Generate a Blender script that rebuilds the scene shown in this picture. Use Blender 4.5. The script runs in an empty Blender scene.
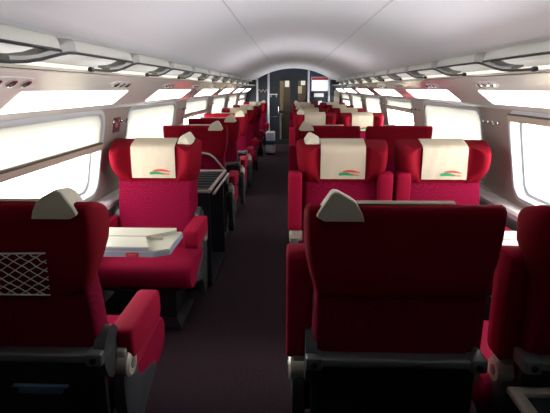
import bpy, bmesh, math, random
from mathutils import Vector, Matrix
random.seed(7)
S = bpy.context.scene
COL = S.collection
PI = math.pi

# ------------------------------------------------------------------ materials
def mat(name, color, rough=.6, metal=0.0, spec=.5, sheen=0.0, sheen_rough=.4, noise=None, bump=None, coat=0.0, emit=None, emit_s=0.0):
    m = bpy.data.materials.new(name); m.use_nodes = True
    nt = m.node_tree; b = nt.nodes['Principled BSDF']
    b.inputs['Base Color'].default_value = (*color, 1)
    b.inputs['Roughness'].default_value = rough
    b.inputs['Metallic'].default_value = metal
    b.inputs['Specular IOR Level'].default_value = spec
    b.inputs['Sheen Weight'].default_value = sheen
    b.inputs['Sheen Roughness'].default_value = sheen_rough
    b.inputs['Sheen Tint'].default_value = (min(1, color[0]*2+.2), color[1]*2+.05, color[2]*2+.08, 1)
    b.inputs['Coat Weight'].default_value = coat
    b.inputs['Coat Roughness'].default_value = .06
    if emit:
        b.inputs['Emission Color'].default_value = (*emit, 1)
        b.inputs['Emission Strength'].default_value = emit_s
    tc = nt.nodes.new('ShaderNodeTexCoord')
    if noise:
        sc, amt, col2 = noise
        n = nt.nodes.new('ShaderNodeTexNoise'); n.inputs['Scale'].default_value = sc; n.inputs['Detail'].default_value = 4
        nt.links.new(tc.outputs['Object'], n.inputs['Vector'])
        r = nt.nodes.new('ShaderNodeValToRGB')
        r.color_ramp.elements[0].position = .5-amt; r.color_ramp.elements[1].position = .5+amt
        r.color_ramp.elements[0].color = (*color, 1); r.color_ramp.elements[1].color = (*col2, 1)
        nt.links.new(n.outputs['Fac'], r.inputs['Fac']); nt.links.new(r.outputs['Color'], b.inputs['Base Color'])
    if bump:
        sc, st = bump
        n = nt.nodes.new('ShaderNodeTexNoise'); n.inputs['Scale'].default_value = sc; n.inputs['Detail'].default_value = 3
        nt.links.new(tc.outputs['Object'], n.inputs['Vector'])
        bp = nt.nodes.new('ShaderNodeBump'); bp.inputs['Strength'].default_value = st; bp.inputs['Distance'].default_value = .004
        nt.links.new(n.outputs['Fac'], bp.inputs['Height']); nt.links.new(bp.outputs['Normal'], b.inputs['Normal'])
    return m

def velvet_pattern(name, c1, c2):
    # crimson cloth woven with rosettes
    m = mat(name, c1, .85, spec=.12)
    nt = m.node_tree; b = nt.nodes['Principled BSDF']
    tc = nt.nodes.new('ShaderNodeTexCoord')
    v = nt.nodes.new('ShaderNodeTexVoronoi'); v.inputs['Scale'].default_value = 7.0; v.inputs['Randomness'].default_value = .55
    nt.links.new(tc.outputs['Object'], v.inputs['Vector'])
    mu = nt.nodes.new('ShaderNodeMath'); mu.operation = 'MULTIPLY'; mu.inputs[1].default_value = 58
    si = nt.nodes.new('ShaderNodeMath'); si.operation = 'SINE'
    nt.links.new(v.outputs['Distance'], mu.inputs[0]); nt.links.new(mu.outputs[0], si.inputs[0])
    n = nt.nodes.new('ShaderNodeTexNoise'); n.inputs['Scale'].default_value = 60
    nt.links.new(tc.outputs['Object'], n.inputs['Vector'])
    ad = nt.nodes.new('ShaderNodeMath'); ad.operation = 'ADD'
    nt.links.new(si.outputs[0], ad.inputs[0]); nt.links.new(n.outputs['Fac'], ad.inputs[1])
    r = nt.nodes.new('ShaderNodeValToRGB')
    r.color_ramp.elements[0].position = .75; r.color_ramp.elements[1].position = 1.0
    r.color_ramp.elements[0].color = (*c1, 1); r.color_ramp.elements[1].color = (*c2, 1)
    nt.links.new(ad.outputs[0], r.inputs['Fac']); nt.links.new(r.outputs['Color'], b.inputs['Base Color'])
    return m

M = {}
M['red_head'] = mat('red_velvet', (.18, .0005, .0085), .85, spec=.12, bump=(260, .25))
M['red_back'] = velvet_pattern('crimson_rosette_velvet', (.165, .0004, .021), (.215, .0012, .030))
M['red_seat'] = mat('crimson_velvet', (.20, .0005, .023), .85, spec=.12, bump=(240, .3))
M['arm_red'] = mat('armrest_velvet', (.25, .001, .022), .85, spec=.15, sheen=.05, bump=(220, .3))
M['piping'] = mat('pink_piping', (.55, .12, .16), .6)
M['cloth'] = mat('cream_cloth', (.53, .45, .33), .85, bump=(40, .5))
M['logo_green'] = mat('logo_green', (.015, .26, .09), .7)
M['logo_red'] = mat('logo_red', (.60, .05, .03), .7)
M['handle'] = mat('ivory_plastic', (.58, .54, .41), .4)
M['silver'] = mat('silver_paint', (.165, .175, .175), .35, metal=.35)
M['support'] = mat('dark_silver_side', (.055, .062, .066), .4, metal=.35)
M['silver_arm'] = mat('warm_silver', (.50, .47, .38), .38, metal=.3)
M['shell'] = mat('navy_shell', (.006, .009, .014), .5)
M['shell_line'] = mat('steel_blue', (.10, .17, .28), .35, metal=.4)
M['black'] = mat('black_plastic', (.008, .008, .010), .5)
M['bolt'] = mat('dark_bolt', (.03, .03, .03), .4, metal=.6)
M['cord'] = mat('white_cord', (.70, .68, .64), .7)
M['table'] = mat('cream_laminate', (.44, .44, .355), .35)
M['table_edge'] = mat('grey_blue_edge', (.25, .30, .36), .4)
M['tag_red'] = mat('red_print', (.45, .03, .03), .5)
M['steel'] = mat('brushed_steel', (.55, .52, .46), .3, metal=.8)
M['carpet'] = mat('aubergine_carpet', (.016, .009, .0125), .95, spec=.1, noise=(90, .25, (.042, .025, .032)), bump=(300, .6))
M['carpet_edge'] = mat('plum_carpet_border', (.035, .026, .036), .95, spec=.1, noise=(90, .25, (.055, .042, .055)))
M['ceiling'] = mat('ceiling_lilac_white', (.82, .83, .88), .6)
M['seam'] = mat('ceiling_seam', (.66, .66, .70), .7)
M['wall'] = mat('taupe_wall_panel', (.28, .225, .195), .5, coat=.12)
M['wall_low'] = mat('grey_wall_panel', (.30, .29, .30), .5)
M['sill'] = mat('pale_sill', (.55, .53, .52), .4)
M['gasket'] = mat('window_gasket', (.42, .44, .46), .35)
M['panel'] = mat('glossy_under_rack_panel', (.86, .85, .78), .12, spec=.9, coat=1.0)
M['rack'] = mat('rack_grey', (.58, .58, .53), .4)
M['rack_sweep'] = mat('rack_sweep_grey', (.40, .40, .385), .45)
M['rack_in'] = mat('rack_cream', (.72, .68, .58), .4)
M['rack_dark'] = mat('rack_dark_edge', (.03, .03, .035), .35)
M['rack_shadow'] = mat('rack_end_grey', (.17, .17, .19), .45)
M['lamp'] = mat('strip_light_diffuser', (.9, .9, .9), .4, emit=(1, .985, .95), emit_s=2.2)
M['rack_lamp'] = mat('rack_tube_lamp', (.9, .88, .8), .4, emit=(1, .95, .85), emit_s=1.0)
M['slat'] = mat('dull_slat', (.10, .12, .12), .5)
M['chrome'] = mat('chrome', (.6, .58, .55), .15, metal=1.0)
M['lens'] = mat('reading_lens', (.05, .05, .05), .2)
M['blind_bar'] = mat('blind_bar', (.40, .33, .27), .4)
M['blind_trim'] = mat('blind_dark_trim', (.07, .045, .035), .5)
M['endwall'] = mat('navy_partition', (.012, .019, .028), .5)
M['endframe'] = mat('charcoal_door', (.014, .018, .022), .4)
M['post'] = mat('post_grey', (.50, .52, .55), .35, metal=.3)
M['white'] = mat('white_card', (.80, .79, .77), .6)
M['teal'] = mat('teal_box', (.10, .24, .22), .5)
M['wood'] = mat('wooden_pegs', (.55, .33, .22), .5)
M['suitcase'] = mat('pale_suitcase', (.55, .55, .62), .5)
M['suitcase_blue'] = mat('blue_band', (.02, .07, .16), .5)
M['vest'] = mat('vestibule_beige', (.40, .31, .19), .6)
M['vest_dark'] = mat('vestibule_brown', (.07, .045, .03), .6)
M['vest_lamp'] = mat('vestibule_lamp', (.9, .9, .9), .5, emit=(1, .93, .8), emit_s=16)

def blind_mat():
    m = bpy.data.materials.new('blind_fabric'); m.use_nodes = True
    nt = m.node_tree; nt.nodes.clear()
    o = nt.nodes.new('ShaderNodeOutputMaterial'); mx = nt.nodes.new('ShaderNodeMixShader')
    d = nt.nodes.new('ShaderNodeBsdfDiffuse'); t = nt.nodes.new('ShaderNodeBsdfTranslucent')
    d.inputs['Color'].default_value = (.70, .69, .65, 1); t.inputs['Color'].default_value = (.42, .412, .38, 1)
    mx.inputs[0].default_value = .7
    nt.links.new(d.outputs[0], mx.inputs[1]); nt.links.new(t.outputs[0], mx.inputs[2]); nt.links.new(mx.outputs[0], o.inputs[0])
    return m
def glass_mat(name, tint=(.97, .98, .99)):
    m = bpy.data.materials.new(name); m.use_nodes = True
    nt = m.node_tree; nt.nodes.clear()
    o = nt.nodes.new('ShaderNodeOutputMaterial'); mx = nt.nodes.new('ShaderNodeMixShader')
    t = nt.nodes.new('ShaderNodeBsdfTransparent'); g = nt.nodes.new('ShaderNodeBsdfGlossy'); lw = nt.nodes.new('ShaderNodeLayerWeight')
    pw = nt.nodes.new('ShaderNodeMath'); pw.operation = 'POWER'; pw.inputs[1].default_value = 5.0
    f = nt.nodes.new('ShaderNodeMath'); f.operation = 'MULTIPLY_ADD'; f.inputs[1].default_value = .55; f.inputs[2].default_value = .04
    nt.links.new(lw.outputs['Facing'], pw.inputs[0]); nt.links.new(pw.outputs[0], f.inputs[0])
    g.inputs['Roughness'].default_value = .02
    t.inputs['Color'].default_value = (*tint, 1)
    nt.links.new(f.outputs[0], mx.inputs[0]); nt.links.new(t.outputs[0], mx.inputs[1]); nt.links.new(g.outputs[0], mx.inputs[2]); nt.links.new(mx.outputs[0], o.inputs[0])
    return m
M['blind'] = blind_mat(); M['glass'] = glass_mat('window_glass'); M['door_glass'] = glass_mat('door_glass', (.85, .88, .88))

# ------------------------------------------------------------------ mesh helpers
class MB:
    def __init__(s): s.v = []; s.f = []
    def add(s, vs, fs):
        b = len(s.v); s.v += [tuple(p) for p in vs]; s.f += [tuple(b+i for i in f) for f in fs]; return s
    def box(s, x0, x1, y0, y1, z0, z1, r=0.0, seg=3):
        bm = bmesh.new(); bmesh.ops.create_cube(bm, size=1)
        for v in bm.verts:
            v.co = Vector(((x0+x1)/2+v.co.x*(x1-x0), (y0+y1)/2+v.co.y*(y1-y0), (z0+z1)/2+v.co.z*(z1-z0)))
        if r: bmesh.ops.bevel(bm, geom=bm.edges[:], offset=r, segments=seg, profile=.5, affect='EDGES')
        return s.bm(bm)
    def bm(s, bm, mtx=None):
        bm.verts.index_update()
        s.add([(mtx @ v.co if mtx else v.co) for v in bm.verts], [[v.index for v in f.verts] for f in bm.faces]); bm.free(); return s
    def loft(s, loops, cap=True, closed=True):
        n = len(loops[0]); vs = [p for l in loops for p in l]; fs = []
        m = n if closed else n-1
        for k in range(len(loops)-1):
            for i in range(m):
                j = (i+1) % n
                fs.append((k*n+i, k*n+j, (k+1)*n+j, (k+1)*n+i))
        if cap and closed:
            fs.append(tuple(range(n-1, -1, -1))); fs.append(tuple((len(loops)-1)*n+i for i in range(n)))
        return s.add(vs, fs)
    def tube(s, pts, r, n=8, cap=True, closed=False):
        pts = [Vector(p) for p in pts]; loops = []
        up = None
        N = len(pts)
        for i, p in enumerate(pts):
            a = pts[(i-1) % N] if closed else pts[max(i-1, 0)]; b = pts[(i+1) % N] if closed else pts[min(i+1, N-1)]
            t = (b-a).normalized()
            if up is None:
                up = t.orthogonal().normalized()
            up = (up - t*up.dot(t)).normalized(); w = t.cross(up)
            loops.append([p + (up*math.cos(2*PI*k/n)+w*math.sin(2*PI*k/n))*r for k in range(n)])
        if closed: return s.loft(loops+[loops[0]], cap=False)
        return s.loft(loops, cap=cap)
    def cyl(s, p, q, r, n=20, bev=0.0):
        p, q = Vector(p), Vector(q); t = (q-p).normalized(); u = t.orthogonal().normalized(); w = t.cross(u)
        ring = lambda c, rr: [c+(u*math.cos(2*PI*k/n)+w*math.sin(2*PI*k/n))*rr for k in range(n)]
        if bev: return s.loft([ring(p, r-bev), ring(p+t*bev, r), ring(q-t*bev, r), ring(q, r-bev)])
        return s.loft([ring(p, r), ring(q, r)])
    def prism(s, poly, axis, a, b):
        # poly of 2-D points extruded along an axis between a and b
        def P(u, v, w): return {'x': (w, u, v), 'y': (u, w, v), 'z': (u, v, w)}[axis]
        return s.loft([[P(u, v, a) for u, v in poly], [P(u, v, b) for u, v in poly]])
    def mesh(s, name, m, smooth=True, ang=35):
        me = bpy.data.meshes.new(name); me.from_pydata(s.v, [], s.f); me.update()
        bm = bmesh.new(); bm.from_mesh(me); bmesh.ops.remove_doubles(bm, verts=bm.verts, dist=1e-6)
        bmesh.ops.recalc_face_normals(bm, faces=bm.faces); bm.to_mesh(me); bm.free()
        me.materials.append(m)
        if smooth:
            me.shade_smooth()
            me.set_sharp_from_angle(angle=math.radians(ang))
        return me

def link(name, me, parent=None):
    o = bpy.data.objects.new(name, me); COL.objects.link(o)
    if parent: o.parent = parent
    return o
def obj(name, mb, m, parent=None, smooth=True, ang=35, label_=None):
    o = link(name, mb.mesh(name, m, smooth, ang), parent)
    if label_: o['label'] = label_
    return o
def struct(name, mb, m, parent=None, smooth=True, ang=35):
    o = obj(name, mb, m, parent, smooth, ang)
    o['kind'] = 'structure'
    return o
def tag(o, label, cat, group=None):
    o['label'] = label; o['category'] = cat
    if group: o['group'] = group
    return o
def thing(name, label, cat, loc=(0, 0, 0), rz=0.0, group=None):
    o = bpy.data.objects.new(name, None); COL.objects.link(o); o.empty_display_size = .1
    o.location = loc; o.rotation_euler = (0, 0, rz)
    return tag(o, label, cat, group)
CACHE = {}
def part(name, key, build, m, parent, ang=35, label=None):
    k = (name,)+key
    if k not in CACHE: CACHE[k] = build().mesh(name, m, True, ang)
    o = link(name, CACHE[k], parent)
    if label: o['label'] = label
    return o

def smooth_poly(pts, it=2):
    for _ in range(it):
        out = []
        for i in range(len(pts)):
            a = pts[i]; b = pts[(i+1) % len(pts)]
            out.append((a[0]*.75+b[0]*.25, a[1]*.75+b[1]*.25)); out.append((a[0]*.25+b[0]*.75, a[1]*.25+b[1]*.75))
        pts = out
    return pts

# ------------------------------------------------------------------ the carriage shell
XC = .085            # middle of the carriage
Y0, Y1 = -.45, 12.6
ZS, ZT = .74, 1.33   # window band
WIN = [(1.46+1.87*k, 2.90+1.87*k) for k in range(6)]

def wall_half(z): return 1.325+(1.215-1.325)*(z-ZS)/(ZT-ZS)
fl = MB(); fl.add([(XC-1.36, Y0, 0), (XC+1.36, Y0, 0), (XC+1.36, Y1, 0), (XC-1.36, Y1, 0)], [(0, 1, 2, 3)])
fl.add([(XC-1.36, Y0, -.03), (XC+1.36, Y0, -.03), (XC+1.36, Y1, -.03), (XC-1.36, Y1, -.03)], [(3, 2, 1, 0)])
struct('floor', fl, M['carpet'])
cb = MB(); cb.box(XC-1.35, -.77, Y0+.05, Y1-.02, .0005, .006)
struct('trim_1', cb, M['carpet_edge'])

# ceiling: shallow arch with coves over the racks
cp = []
R = (.97**2+.28**2)/(2*.28); zc = 1.94-R
a0 = math.asin(.97/R)
for i in range(33):
    a = -a0+2*a0*i/32
    cp.append((XC+R*math.sin(a), zc+R*math.cos(a)))
prof = [(XC-1.25, 1.50), (XC-1.22, 1.56), (XC-1.12, 1.64), (XC-1.0, 1.662)]+cp+[(XC+1.0, 1.662), (XC+1.12, 1.64), (XC+1.22, 1.56), (XC+1.25, 1.50)]
ce = MB()
ce.loft([[(x, Y0, z) for x, z in prof], [(x, Y1, z) for x, z in prof]], closed=False)
top = [(x, z+.05) for x, z in prof]
ce.loft([[(x, Y0, z) for x, z in top], [(x, Y1, z) for x, z in top]], closed=False)
struct('ceiling', ce, M['ceiling'], ang=60)
sm = MB()
for xs in (-.35, .52):
    zz = zc+math.sqrt(R*R-(xs-XC)**2)
    sm.box(xs-.004, xs+.004, Y0, Y1, zz-.003, zz+.004)
struct('trim_2', sm, M['seam'])

def rrect_r(ang, hw, hh, r):
    # distance from the centre to a rounded rectangle along a ray
    c, s_ = math.cos(ang), math.sin(ang); lo, hi = 0, hw+hh
    for _ in range(40):
        t = (lo+hi)/2; px, py = abs(c*t)-(hw-r), abs(s_*t)-(hh-r)
        d = math.hypot(max(px, 0), max(py, 0))+min(max(px, py), 0)-r
        if d < 0: lo = t
        else: hi = t
    return lo
WZ0, WZ1 = .79, 1.312
def window_angles(hw, hh, ohw, ohh):
    A = [2*PI*k/72+.001 for k in range(72)]
    for (x, y) in ((hw, hh), (hw-.09, hh), (hw, hh-.09)):
        for sx in (1, -1):
            for sy in (1, -1): A.append(math.atan2(sy*y, sx*x) % (2*PI))
    for k in range(-4, 5):
        a0_ = math.atan2(hh-.045, hw-.045)+k*.025
        for q in (a0_, PI-a0_, PI+a0_, 2*PI-a0_): A.append(q % (2*PI))
    A += [math.atan2(sy*ohh, sx*ohw) % (2*PI) for sx in (1, -1) for sy in (1, -1)]
    return sorted(A)

def side(sx, nm, first):
    W = lambda y, z, dx=0: (XC+sx*(wall_half(z)+dx), y, z)
    wl = MB()
    # window band cells
    ys = [Y0]+[v for w in WIN for v in ((w[0]-.14), (w[1]+.14))]+[Y1]
    for k in range(0, len(ys)-1):
        if k % 2 == 0:
            if ys[k+1]-ys[k] > .001:
                wl.add([W(ys[k], ZS), W(ys[k+1], ZS), W(ys[k+1], ZT), W(ys[k], ZT)], [(0, 1, 2, 3)])
    hh = (WZ1-WZ0)/2; zm = (WZ0+WZ1)/2; hw = (WIN[0][1]-WIN[0][0])/2
    for (a, b) in WIN:
        ym = (a+b)/2; ohw = hw+.14
        A = window_angles(hw, hh, ohw, .3)
        inner = []; outer = []
        for q in A:
            t = rrect_r(q, hw, hh, .09); inner.append((ym+math.cos(q)*t, zm+math.sin(q)*t))
            c, s_ = math.cos(q), math.sin(q)
            lim_z = (ZT-zm) if s_ > 0 else (zm-ZS)
            t = min(ohw/abs(c) if abs(c) > 1e-9 else 1e9, lim_z/abs(s_) if abs(s_) > 1e-9 else 1e9)
            outer.append((ym+c*t, zm+s_*t))
        wl.loft([[W(y, z) for y, z in outer], [W(y, z) for y, z in inner]], cap=False)
    wall = struct('wall_'+nm, wl, M['wall'])
    # lower wall
    lw = MB(); pr = [(1.36, 0), (1.36, .5), (1.325, ZS), (1.40, ZS), (1.42, 0)]
    lw.prism([(XC+sx*h, z) for h, z in pr], 'y', Y0, Y1)
    struct('baseboard_'+nm, lw, M['wall_low'])
    sl = MB(); pr = [(1.33, ZS+.005), (1.255, ZS-.005), (1.245, ZS-.02), (1.25, ZS-.05), (1.33, ZS-.06)]
    sl.prism([(XC+sx*h, z) for h, z in pr], 'y', Y0+.02, Y1-.02)
    struct('trim_%d' % first, sl, M['sill'])
    # glossy panel between window head and rack
    pn = MB(); pr = [(1.23, 1.318), (1.205, 1.328), (1.19, 1.352), (.995, 1.498), (.985, 1.512), (1.24, 1.514)]
    pn.prism([(XC+sx*h, z) for h, z in pr], 'y', Y0+.01, Y1-.01)
    struct('trim_%d' % (first+1), pn, M['panel'], ang=50)
    # windows
    for k, (a, b) in enumerate(WIN):
        ym = (a+b)/2
        A = window_angles(hw, hh, hw+.14, .3)
        n = k+1 if sx < 0 else k+7
        root = bpy.data.objects.new('window_%d' % n, None); COL.objects.link(root); root['kind'] = 'structure'
        def ring(off, dx):
            out = []
            for q in A:
                t = rrect_r(q, hw-off, hh-off, .09-off*.6); y, z = ym+math.cos(q)*t, zm+math.sin(q)*t
                out.append(W(y, z, dx))
            return out
        fr = MB()
        fr.loft([ring(-.012, -.004), ring(0.0, -.008), ring(.014, -.004), ring(.02, .02), ring(.022, .05), ring(.04, .055), ring(.042, .075), ring(-.012, .075), ring(-.012, -.004)], cap=False)
        f = obj('window_frame', fr, M['gasket'], root); f['kind'] = 'structure'
        gl = MB(); gl.loft([ring(.035, .058), ring(.035, .066)])
        g = obj('window_pane', gl, M['glass'], root); g['kind'] = 'structure'
    return wall

side(-1, 'left', 3); side(1, 'right', 5)

# rear partition behind the camera and far partition
def arch_poly():
    pts = [(XC-1.36, 0), (XC-1.36, .5), (XC-wall_half(ZS), ZS), (XC-wall_half(ZT), ZT), (XC-1.25, 1.5), (XC-1.22, 1.56), (XC-1.12, 1.64), (XC-1.0, 1.662)]+cp
    pts += [(XC+1.0, 1.662), (XC+1.12, 1.64), (XC+1.22, 1.56), (XC+1.25, 1.5), (XC+wall_half(ZT), ZT), (XC+wall_half(ZS), ZS), (XC+1.36, .5), (XC+1.36, 0)]
    return pts
bw = MB(); bw.prism(arch_poly(), 'y', Y0-.05, Y0)
struct('wall_back', bw, M['endwall'])

DX0, DX1, DZ = -.36, .43, 1.71      # door opening in the far wall
fw = MB()
AP = arch_poly()
def clip(poly, f):
    out = []
    for i in range(len(poly)):
        a, b = poly[i], poly[(i+1) % len(poly)]; fa, fb = f(a), f(b)
        if fa >= 0: out.append(a)
        if (fa >= 0) != (fb >= 0):
            t = fa/(fa-fb); out.append((a[0]+(b[0]-a[0])*t, a[1]+(b[1]-a[1])*t))
    return out
fw.prism(clip(AP, lambda p: DX0-p[0]), 'y', Y1, Y1+.06)
fw.prism(clip(AP, lambda p: p[0]-DX1), 'y', Y1, Y1+.06)
fw.prism(clip(clip(clip(AP, lambda p: p[1]-DZ), lambda p: p[0]-DX0), lambda p: DX1-p[0]), 'y', Y1, Y1+.06)
struct('wall_front', fw, M['endwall'])
np_ = MB(); np_.prism(clip(clip(clip(AP, lambda p: p[1]-1.33), lambda p: p[0]-.51), lambda p: 1.10-p[0]), 'y', Y1-.008, Y1-.001)
struct('trim_7', np_, mat('blue_partition_panel', (.022, .045, .095), .5))
# sliding glazed door
dr = bpy.data.objects.new('door_1', None); COL.objects.link(dr); dr['kind'] = 'structure'; dr.location = (0, Y1, 0)
df = MB()
for (x0, x1, z0, z1) in ((DX0, -.27, 0, DZ), (.0, .20, 0, DZ), (.40, DX1, 0, DZ), (-.27, 0, 1.63, DZ), (.2, .4, 1.63, DZ), (-.27, 0, 0, .12), (.2, .4, 0, .12), (.2, .4, .62, 1.10), (-.27, 0, .80, .87)):
    df.box(x0, x1, -.02, .045, z0, z1)
obj('door_frame', df, M['endframe'], dr)
for (x0, x1, z0, z1) in ((-.27, 0, .12, .80), (-.27, 0, .87, 1.63), (.2, .4, 1.10, 1.63), (.2, .4, .12, .62)):
    g = MB(); g.box(x0, x1, .01, .02, z0, z1); obj('door_pane', g, M['door_glass'], dr)
hd = MB(); hd.tube([(-.30, -.02, .98), (-.30, -.055, .98), (-.30, -.055, .80), (-.30, -.02, .80)], .008)
obj('door_handle', hd, M['chrome'], dr)
# vestibule beyond the door
vb = MB(); vb.box(-1.0, 1.1, Y1+1.5, Y1+1.55, 0, 1.95); struct('wall_vestibule', vb, M['vest'])
vb = MB(); vb.box(-1.0, 1.1, Y1+.06, Y1+1.5, -.03, 0); struct('floor_vestibule', vb, M['wall_low'])
vb = MB(); vb.box(-1.0, 1.1, Y1+.06, Y1+1.5, 1.95, 2.0); struct('ceiling_vestibule', vb, M['ceiling'])
for x_, n_ in ((-1.05, 'left'), (1.1, 'right')):
    vb = MB(); vb.box(x_, x_+.05, Y1+.06, Y1+1.55, 0, 1.95); struct('wall_vestibule_'+n_, vb, M['vest'])
vl = MB(); vl.box(-.9, 1.0, Y1+.6, Y1+.75, 1.935, 1.95)
tag(obj('vestibule_lamp', vl, M['vest_lamp']), 'bright ceiling lamp in the vestibule beyond the glazed door', 'lamp')  # unseen emissive slab added to brighten the vestibule
ck = thing('service_cupboard', 'brown cupboard with pale notices standing in the vestibule beyond the door', 'cupboard', (0, Y1+1.1, 0))
b = MB(); b.box(-.19, .55, 0, .38, 0, 1.86, .01); obj('body', b, M['vest_dark'], ck)
b = MB(); b.box(-.15, -.03, -.006, 0, 1.48, 1.70); obj('notice', b, M['white'], ck)
b = MB(); b.box(.22, .33, -.006, 0, 1.30, 1.50); obj('notice', b, M['cloth'], ck)
b = MB(); b.box(.30, .42, -.006, 0, 1.53, 1.66); obj('notice', b, M['white'], ck)
b = MB(); b.box(-.17, .53, -.008, 0, .1, 1.2, .004); d_ = obj('door', b, M['vest_dark'], ck)
b = MB(); b.tube([(-.12, -.006, 1.0), (-.12, -.03, 1.0), (-.12, -.03, .85), (-.12, -.006, .85)], .006); obj('handle', b, M['chrome'], d_)
bn = MB(); bn.box(-.75, -.24, Y1+1.15, Y1+1.48, 0, .75, .02)
tag(obj('waste_bin', bn, M['post']), 'grey waste unit behind the lower glass of the door', 'bin')

# ------------------------------------------------------------------ luggage racks
def rack(sx, nm):
    root = thing('luggage_rack', 'long pale grey overhead luggage rack along the %s wall' % nm, 'luggage rack', (0, 0, 1.515), 0, 'overhead luggage racks')
    zb = -1.515
    X = lambda h: XC+sx*h
    sh = MB(); pr = [(.985, 1.5155), (1.235, 1.5155), (1.225, 1.545), (1.20, 1.527), (.99, 1.527)]
    sh.prism([(X(h), z+zb) for h, z in pr], 'y', Y0+.02, Y1-.02)
    obj('shelf', sh, M['rack_in'], root)
    for k in range(-2, 12):
        ye = 1.88+.85*k           # far corner of the raised flat
        if ye > Y1-.05 or ye < .95: continue
        ys = ye-.73
        path = [(ys-.70, 1.533), (ys-.58, 1.533), (ys-.47, 1.534), (ys-.38, 1.539), (ys-.29, 1.550), (ys-.20, 1.566), (ys-.12, 1.580), (ys-.05, 1.590), (ys+.02, 1.593), (ys+.3, 1.594), (ye-.05, 1.594), (ye-.015, 1.594), (ye, 1.592)]
        rl = MB(); loops = []
        for i, (y, z) in enumerate(path[2:]):
            q = max(0.0, min(1.0, (y-(ys-.26))/.28)); hgt = (.020+.032*q*q*(3-2*q))*(.62 if i == len(path)-3 else 1)
            x0, x1 = .972, 1.03
            loops.append([(X(x0), y, z+zb), (X(x0+.003), y, z+hgt*.75+zb), (X(x0+.018), y, z+hgt+zb), (X(x1), y, z+hgt+.004+zb), (X(x1), y, z+hgt-.006+zb), (X(x0+.02), y, z+.001+zb)])
        rl.loft(loops[6:])
        r_ = obj('rack_rail', rl, M['rack'], root, ang=50)
        sw = MB(); sw.loft(loops[:7]); obj('rail_sweep', sw, M['rack_sweep'], r_, ang=50)
        e = MB(); pts = [(X(.972), y, z-.003+zb) for y, z in path]
        e.tube(pts+[(X(.985), ye+.03, 1.597+zb), (X(1.03), ye+.05, 1.585+zb)], .0062, 8)
        e.cyl((X(.972), path[0][0]-.012, path[0][1]-.003+zb), (X(.972), path[0][0]+.02, path[0][1]-.003+zb), .011, 12, .003)
        obj('edge_strip', e, M['rack_dark'], r_)
    tl = MB(); tl.cyl((X(1.15), Y0+.3, 1.545+zb), (X(1.15), Y1-.3, 1.545+zb), .012, 10)
    obj('rack_lamp', tl, M['rack_lamp'], root, label_='warm white tube lamp along the back of the rack')  # emissive tube added to lift the dark rack interior
    return root
rack(-1, 'left'); rack(1, 'right')

# ------------------------------------------------------------------ added glow patches and reading lights on the glossy panel
import itertools
ORD = ['nearest', 'second', 'third', 'fourth', 'fifth', 'sixth', 'seventh', 'eighth', 'ninth', 'tenth', 'eleventh', 'twelfth']
def panel_pt(sx, u, y, lift=0.0):
    h, z = 1.19+(.995-1.19)*u, 1.352+(1.498-1.352)*u
    n = (-.60, -.80)   # outward (towards the room, down)
    return (XC+sx*(h+n[0]*lift), y, z+n[1]*lift)
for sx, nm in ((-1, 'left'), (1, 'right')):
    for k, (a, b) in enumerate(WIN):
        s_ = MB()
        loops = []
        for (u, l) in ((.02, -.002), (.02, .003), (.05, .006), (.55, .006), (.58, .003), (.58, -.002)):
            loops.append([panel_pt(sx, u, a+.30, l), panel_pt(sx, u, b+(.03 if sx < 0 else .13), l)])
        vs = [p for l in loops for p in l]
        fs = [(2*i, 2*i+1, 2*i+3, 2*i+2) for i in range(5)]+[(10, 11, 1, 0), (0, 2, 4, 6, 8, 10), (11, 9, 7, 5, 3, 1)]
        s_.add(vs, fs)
        o = obj('strip_light', s_, M['lamp'], smooth=False)  # added emissive patch imitating the white glare on the glossy panel
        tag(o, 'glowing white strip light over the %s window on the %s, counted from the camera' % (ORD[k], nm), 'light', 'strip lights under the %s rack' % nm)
    for k in range(8):
        y = 1.62+1.08*k+(.0 if sx < 0 else .12)
        c = Vector(panel_pt(sx, .80, y))
        t = thing('reading_light', '%s cluster of chrome reading lights under the %s rack, counted from the camera' % (ORD[k], nm), 'reading light', c, 0, 'reading lights under the %s rack' % nm)
        du = (Vector(panel_pt(sx, .9, y))-Vector(panel_pt(sx, .7, y))).normalized(); nn = Vector((-.60*sx, 0, -.80))
        plate = MB(); loops = []
        P = lambda yy, uu, l: tuple(Vector((0, yy, 0))+du*uu+nn*l)
        rr = [(.17*sgy, .03*sgu) for sgy, sgu in ((-1, -1), (1, -1), (1, 1), (-1, 1))]
        rr = smooth_poly(rr, 2)
        plate.loft([[P(yy, uu, -.001) for yy, uu in rr], [P(yy, uu, .003) for yy, uu in rr]])
        obj('mounting_plate', plate, M['panel'], t)
        for q in (-.09, 0, .09):
            ring = MB(); rr = [(q+.028*math.cos(w*PI/8), .02*math.sin(w*PI/8)) for w in range(16)]
            r2 = [(q+.019*math.cos(w*PI/8), .013*math.sin(w*PI/8)) for w in range(16)]
            ring.loft([[P(*p, .001) for p in rr], [P(*p, .009) for p in rr], [P(*p, .010) for p in r2], [P(*p, .004) for p in r2]])
            bz = obj('bezel', ring, M['chrome'], t)
            ln = MB(); ln.loft([[P(*p, .003) for p in r2], [P(p[0], p[1], .006) for p in r2]]); obj('lens', ln, M['lens'], bz)

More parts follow.
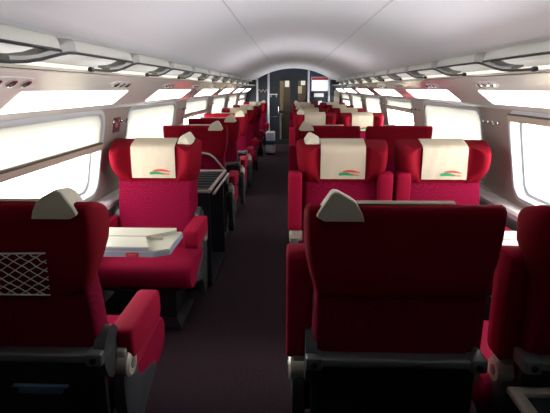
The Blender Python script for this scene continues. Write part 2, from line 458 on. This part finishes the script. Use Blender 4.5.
# ------------------------------------------------------------------ roller blinds
def blind(sx, k, zb, label):
    a, b = WIN[k]; a += .012; b -= .012
    W = lambda y, z, dx: (XC+sx*(wall_half(z)+dx), y, z)
    root = thing('roller_blind', label, 'blind', (XC+sx*wall_half(1.31), (a+b)/2, 1.31), 0, 'roller blinds on the windows')
    o = root.location
    L = lambda p: (p[0]-o[0], p[1]-o[1], p[2]-o[2])
    f = MB(); f.loft([[L(W(a, zb+.02, .010)), L(W(b, zb+.02, .010)), L(W(b, 1.325, .010)), L(W(a, 1.325, .010))], [L(W(a, zb+.02, .012)), L(W(b, zb+.02, .012)), L(W(b, 1.325, .012)), L(W(a, 1.325, .012))]])
    obj('blind_fabric', f, M['blind'], root, smooth=False)
    r_ = MB(); lo = []
    for y in (a-.006, b+.006):
        lo.append([L(W(y, zb, .016)), L(W(y, zb, -.012)), L(W(y, zb+.034, -.014)), L(W(y, zb+.036, .016))])
    r_.loft(lo); bar = obj('bottom_bar', r_, M['blind_bar'], root, smooth=False)
    t = MB(); lo = []
    for y in (a-.004, b+.004):
        lo.append([L(W(y, zb+.035, .014)), L(W(y, zb+.035, -.010)), L(W(y, zb+.046, -.008)), L(W(y, zb+.046, .014))])
    t.loft(lo); obj('dark_trim', t, M['blind_trim'], bar, smooth=False)
blind(-1, 0, 1.078, 'white roller blind drawn half down over the nearest left window')
blind(-1, 1, .80, 'white roller blind drawn fully down behind the single seat with the cream cover, left')
blind(-1, 2, 1.12, 'white roller blind drawn half down on the third left window')
blind(-1, 3, .80, 'white roller blind drawn fully down on the fourth left window')
blind(1, 0, 1.258, 'roller blind rolled almost fully up on the nearest right window')
blind(1, 1, .80, 'cream roller blind drawn fully down on the second right window')
blind(1, 2, 1.18, 'white roller blind drawn a third down on the third right window')
blind(1, 3, .80, 'white roller blind drawn fully down on the fourth right window')

for sx_b, nm_b in ((-1, 'left'), (1, 'right')):
    blind(sx_b, 4, .80, 'white roller blind drawn fully down on the fifth %s window' % nm_b)
    blind(sx_b, 5, 1.16, 'white roller blind drawn partly down on the farthest %s window, by the partition' % nm_b)
# coat hooks on the pillars between windows
def hooks(sx, k, label):
    y = WIN[k][1]+.225; z = 1.235
    x = XC+sx*wall_half(z)
    t = thing('coat_hook', label, 'coat hook', (x, y, z), 0, 'coat hooks on the window pillars')
    for dy in (-.075, .075):
        m = MB(); m.cyl((sx*.002, dy, 0), (-sx*.012, dy, 0), .012, 14, .003)
        m.tube([(-sx*.01, dy, 0), (-sx*.03, dy, -.004), (-sx*.04, dy, .004), (-sx*.044, dy, .016)], .005, 8)
        obj('hook', m, M['chrome'], t)
NM = ['first', 'second', 'third', 'fourth', 'fifth']
for k in range(4):
    hooks(-1, k, 'pair of metal coat hooks on the %s left window pillar%s' % (NM[k], ', beside a dark red sign' if k == 0 else ''))
    hooks(1, k, 'pair of metal coat hooks on the %s right window pillar' % NM[k])
sg = MB(); y = WIN[0][1]+.225
def WP(y, z, dx): return (XC-(wall_half(z)+dx), y, z)
sg.loft([[WP(y+.0-.06, 1.165, d), WP(y+.06, 1.165, d), WP(y+.06, 1.262, d), WP(y-.06, 1.262, d)] for d in (.001, -.004)])
sgo = tag(obj('pillar_sign', sg, mat('maroon_sign', (.10, .008, .02), .4), smooth=False), 'small dark red sign on the first left window pillar', 'sign')
mk = MB(); mk.loft([[WP(y-.03, 1.20, d), WP(y+.005, 1.195, d), WP(y+.012, 1.225, d), WP(y-.02, 1.235, d)] for d in (-.0035, -.0055)])
obj('symbol', mk, M['piping'], sgo, smooth=False)

# ------------------------------------------------------------------ seats
def head_outline(s, wing, depth=1.0):
    pts = [(-.20, 0), (-.274, .002), (-.292, .030), (-.291, .09), (-.274, .17*wing+.02), (-.252, .232*wing), (-.212, .228*wing), (-.182, .175), (-.160, .150),
           (.160, .150), (.182, .175), (.212, .228*wing), (.252, .232*wing), (.274, .17*wing+.02), (.291, .09), (.292, .030), (.274, .002), (.20, 0)]
    pts = smooth_poly(pts, 2)
    return [(x*s, y*depth) for x, y in pts]
def head_mb():
    m = MB(); loops = []
    for z, s, w, sh, dp in ((.835, .80, .62, .02, .80), (.838, .85, .68, .008, .9), (.855, .885, .76, .0, .97), (.90, .935, .90, -.002, 1), (.96, .975, .99, -.004, 1), (1.03, .995, 1.0, -.006, 1), (1.085, 1.0, 1.0, -.008, 1), (1.107, .998, .995, -.008, .995), (1.119, .985, .975, -.005, .975), (1.125, .955, .94, .004, .92)):
        o = head_outline(s, w, dp)
        k = max(0.0, min(1.0, (z-1.0)/.10))
        kb = max(0.0, min(1.0, (.98-z)/.12))
        loops.append([(x, y+sh, z-.30*max(0, y-.03)*k+.30*max(0, y-.02)*kb) for x, y in o])
    return m.loft(loops)
def back_outline(sw, d0, d1):
    pts = [(-.22, d0), (-.256, d0+.006), (-.256, d0+.07), (-.238, d1-.008), (-.20, d1), (.20, d1), (.238, d1-.008), (.256, d0+.07), (.256, d0+.006), (.22, d0)]
    return [(x*sw, y) for x, y in smooth_poly(pts, 2)]
def back_mb():
    m = MB(); loops = []
    for z, d0, d1 in ((.44, .085, .24), (.50, .075, .225), (.58, .060, .205), (.66, .045, .19), (.74, .030, .178), (.80, .020, .165), (.845, .012, .150), (.87, .012, .14)):
        loops.append([(x, y, z) for x, y in back_outline(1.0, d0, d1)])
    return m.loft(loops)
def shell_mb():
    m = MB(); loops = []
    for z, w, y0 in ((.10, .235, .075), (.115, .245, .060), (.30, .258, .030), (.58, .262, .012), (.600, .262, .012)):
        pts = smooth_poly([(-w, y0+.09), (-w, y0), (w, y0), (w, y0+.09)], 2)
        loops.append([(x, y, z) for x, y in pts])
    return m.loft(loops)
def bar_mb():
    m = MB(); m.box(-.274, .274, .004, .075, .602, .632, .008)
    m.box(-.280, -.228, -.002, .09, .594, .638, .006); m.box(.228, .280, -.002, .09, .594, .638, .006)
    return m
def bolt_mb(sx):
    m = MB(); m.cyl((sx*.254, .0, .616), (sx*.254, -.010, .616), .011, 14, .002); return m
def cushion_mb():
    m = MB(); loops = []
    for x, s in ((-.308, .90), (-.299, .965), (-.278, 1.0), (-.1, 1.01), (.1, 1.01), (.278, 1.0), (.299, .965), (.308, .90)):
        pr = [(.17, .30), (.17, .455), (.30, .45), (.48, .472), (.565, .478), (.618, .455), (.628, .40), (.61, .335), (.55, .30), (.3, .29)]
        pr = smooth_poly(pr, 2)
        cy, cz = .40, .38
        loops.append([(x, cy+(y-cy)*(s*.5+.5), cz+(z-cz)*s) for y, z in pr])
    return m.loft(loops)
def base_mb():
    m = MB(); loops = []
    for z, w, a, b in ((.006, .21, .12, .50), (.03, .21, .12, .50), (.06, .17, .16, .44), (.24, .18, .15, .46), (.295, .23, .10, .56), (.305, .23, .10, .56)):
        loops.append([(-w, a, z), (w, a, z), (w, b, z), (-w, b, z)])
    return m.loft(loops)
def pad_mb(up):
    m = MB()
    pr = smooth_poly([(.0, -.05), (.0, .02), (.0, .054), (.04, .058), (.20, .060), (.345, .062), (.374, .056), (.382, .02), (.382, -.03), (.372, -.056), (.34, -.062), (.06, -.058)], 1)
    loops = []
    for x, s in ((-.043, .84), (-.041, .93), (-.033, 1), (.033, 1), (.041, .93), (.043, .84)):
        lp = []
        for u, v in pr:
            u2, v2 = .19+(u-.19)*(1-(1-s)*.35), v*s
            if up: lp.append((x, .175-v2, .562+u2))
            else: lp.append((x, 0.14+u2*.93, .585+v2))
        loops.append(lp)
    return m.loft(loops)
def hinge_mb():
    m = MB(); m.cyl((-.044, .150, .515), (.044, .150, .515), .048, 24, .008)
    m.box(-.030, .030, .12, .20, .525, .58, .008); return m
def hinge_cap_mb(sx):
    m = MB(); m.cyl((sx*.044, .150, .515), (sx*.047, .150, .515), .018, 16)
    return m
def support_mb():
    m = MB()
    pr = smooth_poly([(.085, .47), (.12, .52), (.19, .52), (.215, .47), (.235, .40), (.42, .355), (.46, .32), (.42, .29), (.26, .25), (.22, .11), (.12, .10), (.105, .3)], 2)
    loops = []
    for x, s in ((-.024, .94), (-.019, 1), (.019, 1), (.024, .94)):
        loops.append([(x, .25+(y-.25)*s, .34+(z-.34)*s) for y, z in pr])
    return m.loft(loops)
def bracket_mb():
    m = MB(); pr = smooth_poly([(.02, .58), (.02, .63), (.06, .68), (.12, .69), (.17, .62), (.16, .53), (.10, .50), (.05, .52)], 2)
    m.loft([[(x, y, z) for y, z in pr] for x in (-.018, .018)]); return m
def handle_mb(sx):
    # wedge-shaped ivory grab handle straddling the aisle corner of the headrest top
    poly = [(.122, 1.084), (.128, 1.106), (.146, 1.138), (.158, 1.147), (.196, 1.168), (.208, 1.170), (.217, 1.165), (.252, 1.112), (.258, 1.100), (.255, 1.094), (.238, 1.084)]
    m = MB(); loops = []
    for y, k, dz in ((-.0175, .955, 0), (-.012, 1.0, 0), (.03, .97, .0), (.07, .88, .0), (.098, .74, .0), (.104, .66, 0)):
        loops.append([(sx*(.19+(x-.19)*k), y, 1.084+(z-1.084)*k) for x, z in poly])
    return m.loft(loops)
def cover_mb():
    # cream cloth: over the top and down the front between the wings
    m = MB(); n = 14
    path = [(.014, 1.1285), (.03, 1.1305), (.05, 1.125), (.08, 1.116), (.12, 1.104), (.143, 1.094), (.155, 1.078), (.158, 1.05), (.158, 1.0), (.159, .945), (.1595, .912), (.160, .892)]
    def row(off):
        L = []
        for (y, z) in path:
            L.append([(-.140+.280*i/n, y+off+.0022*math.sin(i*1.7+z*22)*(1 if y > .14 else 0), z+(off if z > 1.07 else 0)) for i in range(n+1)])
        return L
    A, B = row(0), row(.0035)
    m.loft(A, closed=False); m.loft([list(reversed(r)) for r in B], closed=False)
    for i in range(len(path)-1):
        m.add([A[i][0], A[i+1][0], B[i+1][0], B[i][0]], [(0, 1, 2, 3)]); m.add([A[i][n], A[i+1][n], B[i+1][n], B[i][n]], [(0, 1, 2, 3)])
    for k in (0, -1):
        for i in range(n): m.add([A[k][i], A[k][i+1], B[k][i+1], B[k][i]], [(0, 1, 2, 3)])
    return m
def swoosh(pts_lo, pts_hi):
    m = MB(); n = len(pts_lo)
    a = [(x, .1665, z) for x, z in pts_lo]; b = [(x, .1665, z) for x, z in pts_hi]
    c = [(x, .1685, z) for x, z in pts_lo]; d = [(x, .1685, z) for x, z in pts_hi]
    m.loft([a, b, d, c, a], closed=False); return m
def logo_red_mb():
    # long sweeping nose in red; the wearer faces us, so it runs towards local -x
    hi = []; lo = []
    for i in range(15):
        t = i/14; x = .004-.112*t; c = .926+.024*math.sin(PI*(.22+.66*t))
        hi.append((x, c)); lo.append((x, c-.003-.011*math.sin(PI*t)))
    return swoosh(lo, hi)
def logo_green_mb():
    hi = []; lo = []
    for i in range(15):
        t = i/14; x = .024-.092*t
        hi.append((x, .929+.009*math.sin(PI*min(1, t*1.2))-.004*t)); lo.append((x, .914+.002*math.sin(PI*t)))
    return swoosh(lo, hi)
def logo_line_mb():
    m = MB()
    for q in (0, 1):
        hi = [(-.058-.044*i/8, .9235-.0055*q-.003*i/8) for i in range(9)]; lo = [(x, z-.0026) for x, z in hi]
        s_ = swoosh(lo, hi); m.add(s_.v, s_.f)
    return m
def net_mb():
    m = MB(); x0, x1, z0, z1 = -.25, .15, .845, .975
    def clipseg(p, d):
        # part of an infinite line inside the pocket
        t0, t1 = -9, 9
        for (o, v, lo, hi) in ((p[0], d[0], x0, x1), (p[1], d[1], z0, z1)):
            a, b = (lo-o)/v, (hi-o)/v
            if a > b: a, b = b, a
            t0, t1 = max(t0, a), min(t1, b)
        return (t0, t1) if t1-t0 > .01 else None
    for k in range(-8, 22):
        for d in ((1, .62), (1, -.62)):
            p = (x0+k*.044, z0 if d[1] > 0 else z1)
            c = clipseg(p, d)
            if c:
                pts = []
                for i in range(7):
                    t = c[0]+(c[1]-c[0])*i/6; pts.append((p[0]+d[0]*t, -.014-.002*math.sin(i*1.9), p[1]+d[1]*t+.0015*math.sin(i*2.3+k)))
                m.tube(pts, .0016, 5)
    return m
def net_edge_mb():
    m = MB()
    m.tube([(-.25, -.014, .975), (-.1, -.016, .974), (.15, -.014, .978)], .003, 6); m.tube([(-.25, -.014, .845), (.15, -.014, .845)], .0025, 6)
    return m
def piping_mb(sx):
    m = MB(); pts = []
    for z, d0 in ((.625, .052), (.66, .045), (.74, .030), (.80, .020), (.84, .012)):
        pts.append((sx*.248, d0+.045, z))
    return m.tube(pts, .0035, 6)
def tray_mb():
    # lowered tray frame reaching back from the seat, two side arms and a cross bar
    m = MB()
    for a, b, c, d in ((-.32, -.28, -.30, .0), (.242, .282, -.30, .0)): m.box(a, b, c, d, .516, .540, .008)
    m.box(-.32, .282, -.012, .022, .516, .540, .008); m.box(-.32, .282, -.31, -.275, .516, .540, .008)
    return m
def tray_top_mb():
    m = MB(); m.box(-.28, .242, -.275, -.012, .504, .520, .004); m.box(-.28, .242, -.10, -.085, .520, .532, .004); return m
def slot_mb():
    m = MB(); m.box(-.02, .16, -.004, .012, .515, .522, .002); m.box(-.0, .14, -.001, .014, .492, .513, .002); return m

def seat(label, x, y, away, handle, arms, inner=0, outer_off=.290, inner_off=.262, group=None, net=False, tray=False, detail=True):
    """arms: dict local side -> 'up' / 'down'; handle: local side (+1, -1 or 0)"""
    t = thing('train_seat', label, 'seat', (x, y, 0), 0 if away else PI, group)
    part('base', (), base_mb, M['black'], t)
    part('cushion', (), cushion_mb, M['red_seat'], t, 50)
    bk = part('backrest', (), back_mb, M['red_back'], t, 50)
    for sx in (-1, 1): part('piping', (sx,), lambda: piping_mb(sx), M['piping'], bk)
    part('headrest', (), head_mb, M['red_head'], t, 50)
    sh = part('rear_shell', (), shell_mb, M['shell'], t)
    br = part('shell_bar', (), bar_mb, M['silver'], t)
    for sx in (-1, 1): part('bolt', (sx,), lambda: bolt_mb(sx), M['bolt'], br)
    cv = part('headrest_cover', (), cover_mb, M['cloth'], t, 60, 'cream cloth headrest cover')
    if not away:
        part('logo_arc', (), logo_red_mb, M['logo_red'], cv, label='red swoosh of the logo')
        part('logo_sweep', (), logo_green_mb, M['logo_green'], cv, label='green swoosh of the logo')
        part('logo_line', (), logo_line_mb, M['logo_red'], cv)
    if handle: part('grab_handle', (handle,), lambda: handle_mb(handle), M['handle'], t, 30, 'ivory grab handle on the aisle corner')
    for sx, st in arms.items():
        off = inner_off if sx == inner else outer_off
        a = part('armrest', (st,), lambda: pad_mb(st == 'up'), M['arm_red'], t, 50); a.location.x = sx*off
        h = part('hinge', (), hinge_mb, M['silver_arm'], t); h.location.x = sx*(off-(.010 if sx != inner else 0))
        c = part('hinge_cap', (sx,), lambda: hinge_cap_mb(sx), M['silver'], h)
        s_ = part('arm_support', (), support_mb, M['support'], t); s_.location.x = sx*off
        if detail and sx != inner:
            b_ = part('side_bracket', (), bracket_mb, M['support'], t); b_.location.x = sx*(.262 if sx != inner else .25)
    if net:
        n_ = part('net_pocket', (), net_mb, M['cord'], t, label='white cord net pocket'); part('net_hem', (), net_edge_mb, M['cord'], n_)
        part('tray_slot', (), slot_mb, M['shell_line'], t)
    if tray:
        tf = part('tray_frame', (), tray_mb, M['silver_arm'], t, label='lowered tray frame'); part('tray_panel', (), tray_top_mb, M['shell'], tf)
    return t

XL, XA, XW = -.848, .335, .968
GL, GA, GW = 'single seats on the left', 'aisle seats on the right', 'window seats on the right'
D2 = {1: 'down', -1: 'down'}
# left, single seats (away = its back is towards us; aisle is +x in the carriage)
seat('single red seat nearest on the left, turned away, white net pocket on its back', XL-.02, 1.30, True, 1, dict(D2), group=GL, net=True)
seat('single red seat facing us with cream cover, behind the folded cream table', XL-.02, 3.1, False, -1, dict(D2), group=GL)
seat('single red seat turned away, just beyond the slatted luggage shelf', XL, 4.2, True, 1, dict(D2), group=GL)
seat('single red seat turned away, second in line beyond the slatted luggage shelf', XL, 5.25, True, 1, dict(D2), group=GL)
seat('single red seat turned away, third in line beyond the slatted luggage shelf', XL, 6.25, True, 1, dict(D2), group=GL, detail=False)
seat('single red seat facing us, first beyond the three seats turned away on the left', XL, 8.0, False, -1, dict(D2), group=GL, detail=False)
seat('single red seat facing us, second farthest on the left', XL, 9.6, False, -1, dict(D2), group=GL, detail=False)
seat('single red seat facing us, farthest on the left beside a pale suitcase', XL+.02, 11.5, False, -1, dict(D2), group=GL, detail=False)
# right, pairs: aisle seat and window seat
rows = [(1.30, True, 'nearest pair on the right, turned away from us'), (3.1, False, 'first pair facing us on the right'), (4.2, True, 'pair turned away in the middle of the right side'),
        (6.55, False, 'second pair facing us on the right'), (8.05, False, 'third pair facing us on the right'), (9.6, False, 'fourth pair facing us on the right'), (11.1, False, 'farthest pair on the right, before the partition')]
for i, (y, aw, ds) in enumerate(rows):
    out = -1 if aw else 1     # local side of the aisle
    seat('red aisle seat of the '+ds, XA, y, aw, out, {out: 'up', -out: 'up'}, inner=-out, outer_off=.300, group=GA, detail=i < 3)
    seat('red window seat of the '+ds, XW+(.04 if i == 0 else 0), y, aw, 0, {out: 'up', -out: 'down'}, inner=out, outer_off=.300, group=GW, tray=(i == 0), detail=i < 3)

# ------------------------------------------------------------------ folding tables
def table(x0, x1, y0, y1, sx, label):
    # sx: direction from wall to aisle
    t = thing('folding_table', label, 'table', ((x0+x1)/2, (y0+y1)/2, 0), 0, 'folding tables between facing seats')
    cx, cy = (x0+x1)/2, (y0+y1)/2; hx, hy = (x1-x0)/2, (y1-y0)/2
    ch = .07
    def ol(ins):
        a = [(-sx*hx, -hy+ins), (sx*(hx-ch), -hy+ins), (sx*(hx-ins), -hy+ch*.5), (sx*(hx-ins), hy-ins), (-sx*hx, hy-ins)]
        return a
    m = MB(); m.prism(ol(0), 'z', .680, .704); obj('table_edge', m, M['table_edge'], t, smooth=False)
    m = MB(); m.prism(ol(.004), 'z', .704, .711); obj('table_top', m, M['table'], t, smooth=False)
    lf = MB(); lf.prism([(-sx*hx, .012), (sx*(hx-.15), .012), (sx*(hx-.03), hy-.05), (sx*(hx-.03), hy-.004), (-sx*hx, hy-.004)], 'z', .712, .732)
    l = obj('folded_leaf', lf, M['table'], t, smooth=False)
    lf = MB(); lf.prism([(-sx*hx, .004), (sx*(hx-.15), .004), (sx*(hx-.09), -hy+.004), (-sx*hx, -hy+.004)], 'z', .712, .730)
    l2 = obj('folded_leaf', lf, M['table'], t, smooth=False)
    fe = MB(); fe.prism([(-sx*hx, -hy+.003), (sx*(hx-.092), -hy+.003), (sx*(hx-.092), -hy-.001), (-sx*hx, -hy-.001)], 'z', .711, .727)
    obj('leaf_edge', fe, M['table_edge'], l2, smooth=False)
    g = MB(); 
    for q in (-.2, .15): g.box(-sx*q-.03, -sx*q+.03, .004, .012, .712, .728)
    obj('leaf_hinge', g, M['steel'], l)
    lb = MB(); xx = sx*(hx-.17); lb.box(xx-.03, xx+.03, -hy-.002, -hy+.001, .682, .702)
    lbo = obj('edge_label', lb, M['tag_red'], t)
    lb = MB(); lb.box(xx-.02, xx+.02, -hy-.003, -hy-.001, .689, .695); obj('label_print', lb, M['piping'], lbo)
    p = MB(); p.box(-sx*hx*.55-.03, -sx*hx*.55+.03, -.05, .05, .03, .676, .01); p.box(-sx*hx*.55-.09, -sx*hx*.55+.09, -.14, .14, .006, .03, .008)
    obj('pedestal', p, M['black'], t)
    return t
table(-1.16, -.565, 2.06, 2.37, 1, 'cream folding table with folded leaf in front of the single seat on the left')
table(.50, 1.32, 2.06, 2.37, -1, 'cream folding table between the nearest facing pairs on the right, by the window')

# ------------------------------------------------------------------ slatted luggage shelf between back-to-back seats on the left
t = thing('luggage_shelf', 'slatted metal luggage shelf with curved guard rail between back-to-back seats on the left', 'luggage shelf', (XL, 3.62, 0))
yA, yB, xA, xB, zz = -.42, .42, -.27, .285, .748
m = MB(); m.tube([(xB, yA, zz), (xB, yB, zz)], .014); m.tube([(xA, yA, zz), (xA, yB, zz)], .014); m.tube([(xA, yA, zz), (xB, yA, zz)], .012); m.tube([(xA, yB, zz), (xB, yB, zz)], .012)
m.tube([(xB+.03, yA+.02, zz-.02), (xB+.03, yB-.02, zz-.02)], .010)
obj('shelf_frame', m, M['steel'], t)
for k in range(7):
    y = yA+.10+.103*k
    m = MB(); m.box(xA, xB, y-.009, y+.009, zz-.006, zz+.004, .003); obj('slat', m, M['slat'], t)
m = MB()
arc = [(xB, yB-.02, zz+.01), (xB-.04, yB-.02, zz+.06), (xB-.09, yB-.02, zz+.12), (xB-.13, yB-.02, zz+.148), (xB-.18, yB-.02, zz+.158), (-.1, yB-.02, zz+.16), (xA+.05, yB-.02, zz+.15), (xA, yB-.02, zz+.1), (xA, yB-.02, zz)]
m.tube(arc, .009); obj('guard_rail', m, M['steel'], t)
m = MB(); m.box(xA+.01, xB-.01, yA+.06, yA+.08, .02, zz-.01); m.box(xA+.01, xB-.01, yB-.08, yB-.06, .02, zz-.01); m.box(xA+.01, xB-.01, yA+.08, yB-.08, .006, .03)
obj('side_panel', m, M['shell'], t)

# ------------------------------------------------------------------ things at the far partition
def post(x, label, zt):
    m = MB(); m.cyl((x, Y1-.06, 0.006), (x, Y1-.06, zt), .028, 16)
    tag(obj('grab_pole', m, M['post']), label, 'pole', 'poles by the far partition')
ztop = lambda x: zc+math.sqrt(R*R-(x-XC)**2)-.003
post(-.855, 'pale vertical pole at the far left, left of the hook rail', ztop(-.855))
post(-.56, 'pale vertical pole at the far end between hook rail and door', ztop(-.56))
post(.475, 'pale vertical pole right of the glazed door', ztop(.475))
post(1.0, 'thin pale pole right of the white display', ztop(1.0))
t = thing('wall_display', 'white display with red header band on the far partition', 'display', (.765, Y1-.012, 1.56))
m = MB(); m.box(-.225, .225, -.02, .012, -.19, .17, .004); obj('casing', m, M['post'], t)
m = MB(); m.box(-.205, .205, -.023, -.018, -.17, .085); obj('screen', m, mat('lit_screen', (.8, .8, .8), .4, emit=(.95, .97, 1), emit_s=.55), t)
m = MB(); m.box(-.205, .205, -.023, -.018, .09, .155); obj('header_band', m, M['tag_red'], t)
m = MB(); m.box(-.10, .10, -.0245, -.022, .108, .122); obj('header_text', m, M['piping'], t)
t = thing('leaflet_shelf', 'dark wall shelf under the white display', 'shelf', (.80, Y1, 1.19))
m = MB(); m.box(-.29, .155, -.16, 0, -.2, -.185); m.box(-.29, .155, -.15, 0, .02, .035); obj('shelf', m, M['endframe'], t)
def boxlet(nm, x0, x1, z0, z1, mm, label):
    m = MB(); m.box(x0, x1, Y1-.13, Y1-.02, z0, z1, .004); tag(obj(nm, m, mm), label, 'box', 'boxes on the dark shelf')
boxlet('leaflet_box', .62, .86, 1.226, 1.32, M['white'], 'white leaflet box on the upper shelf below the display')
boxlet('paper_box', .73, .82, 1.006, 1.13, M['white'], 'small white box on the lower shelf beside a teal box')
boxlet('storage_box', .835, .945, 1.006, 1.10, M['teal'], 'teal box on the lower shelf below the display')
t = thing('framed_notice', 'narrow cream framed notice at the far right of the partition', 'notice', (1.21, Y1, 1.22))
m = MB(); m.box(-.07, .07, -.02, 0, -.17, .17, .004); obj('frame', m, M['post'], t)
m = MB(); m.box(-.058, .058, -.023, -.019, -.158, .158); obj('paper', m, M['cloth'], t)
t = thing('hook_rail', 'zigzag wooden hook rail on the far partition, left of the door', 'hook rail', (-.70, Y1, 1.37))
m = MB(); m.box(-.16, .13, -.015, 0, -.012, .012); obj('rail', m, M['endframe'], t)
pts = [(-.15+.0475*i, -.035, (.045 if i % 2 else -.02)) for i in range(7)]
m = MB(); m.tube(pts, .011, 8); obj('peg_lattice', m, M['wood'], t)
t = thing('wall_shelf', 'small white ledge on the far partition just left of the door', 'shelf', (-.43, Y1, 1.29))
m = MB(); m.box(-.10, .10, -.10, 0, -.012, .012, .004); obj('ledge', m, M['white'], t)
m = MB(); m.box(-.08, -.06, -.07, 0, -.07, -.012); m.box(.06, .08, -.07, 0, -.07, -.012); obj('bracket', m, M['post'], t)
t = thing('grab_bar', 'horizontal chrome grab bar on the dark panel left of the door', 'grab bar', (-.44, Y1, .70))
m = MB(); m.tube([(-.09, 0, 0), (-.09, -.05, 0), (.09, -.05, .02), (.09, 0, .02)], .012, 8); obj('bar', m, M['chrome'], t)
t = thing('suitcase', 'pale suitcase with blue band standing in the aisle by the farthest left seat', 'suitcase', (-.43, 10.60, .006))
m = MB(); m.box(-.10, .10, -.17, .17, .03, .50, .03); obj('body', m, M['suitcase'], t)
m = MB(); m.box(-.105, .105, -.175, .175, .22, .32, .02); obj('band', m, M['suitcase_blue'], t)
m = MB(); m.tube([(0, -.1, .49), (0, -.1, .58), (0, .1, .58), (0, .1, .49)], .009); obj('handle', m, M['chrome'], t)
for sx in (-1, 1):
    for sy in (-1, 1):
        m = MB(); m.cyl((sx*.07-.012, sy*.13, .022), (sx*.07+.012, sy*.13, .022), .022, 12); obj('wheel', m, M['black'], t)

# ------------------------------------------------------------------ daylight
w = bpy.data.worlds.new('daylight'); S.world = w; w.use_nodes = True
bg = w.node_tree.nodes['Background']; bg.inputs['Color'].default_value = (1.0, .985, .97, 1)
# overcast white sky, strength raised below the horizon to brighten the ceiling
wt = w.node_tree; tc = wt.nodes.new('ShaderNodeTexCoord'); sx_ = wt.nodes.new('ShaderNodeSeparateXYZ'); mr = wt.nodes.new('ShaderNodeMapRange')
wt.links.new(tc.outputs['Generated'], sx_.inputs[0]); wt.links.new(sx_.outputs['Z'], mr.inputs['Value'])
mr.inputs['From Min'].default_value = -.12; mr.inputs['From Max'].default_value = .04
mr.inputs['To Min'].default_value = 24.0; mr.inputs['To Max'].default_value = 12.5
wt.links.new(mr.outputs['Result'], bg.inputs['Strength'])
for sx in (-1, 1):
    for (a, b) in WIN:
        ld = bpy.data.lights.new('window_portal', 'AREA'); ld.shape = 'RECTANGLE'; ld.size = b-a+.05; ld.size_y = .56
        ld.cycles.is_portal = True
        o = bpy.data.objects.new('window_portal', ld); COL.objects.link(o)
        zm = (WZ0+WZ1)/2; o.location = (XC+sx*(wall_half(zm)+.085), (a+b)/2, zm)
        d = Vector((-sx, 0, -.186)).normalized()     # into the carriage
        zax = -d; xax = Vector((0, 1, 0)); yax = zax.cross(xax)
        o.rotation_euler = Matrix((xax, yax, zax)).transposed().to_euler()

# ------------------------------------------------------------------ camera
cd = bpy.data.cameras.new('camera'); cam = bpy.data.objects.new('camera', cd); COL.objects.link(cam)
cd.sensor_width = 36; cd.sensor_fit = 'HORIZONTAL'; cd.lens = 470/550*36; cd.clip_start = .02
cam.location = (0, 0, 1.45)
cam.rotation_euler = (math.radians(90-14.15), 0, math.radians(1.8))
S.camera = cam
S.view_settings.view_transform = 'Standard'; S.view_settings.look = 'None'; S.view_settings.gamma = 1
S.view_settings.use_curve_mapping = False; S.view_settings.exposure = 0.0
S.cycles.max_bounces = 10; S.cycles.diffuse_bounces = 6; S.cycles.transparent_max_bounces = 12
S.cycles.use_denoising = True
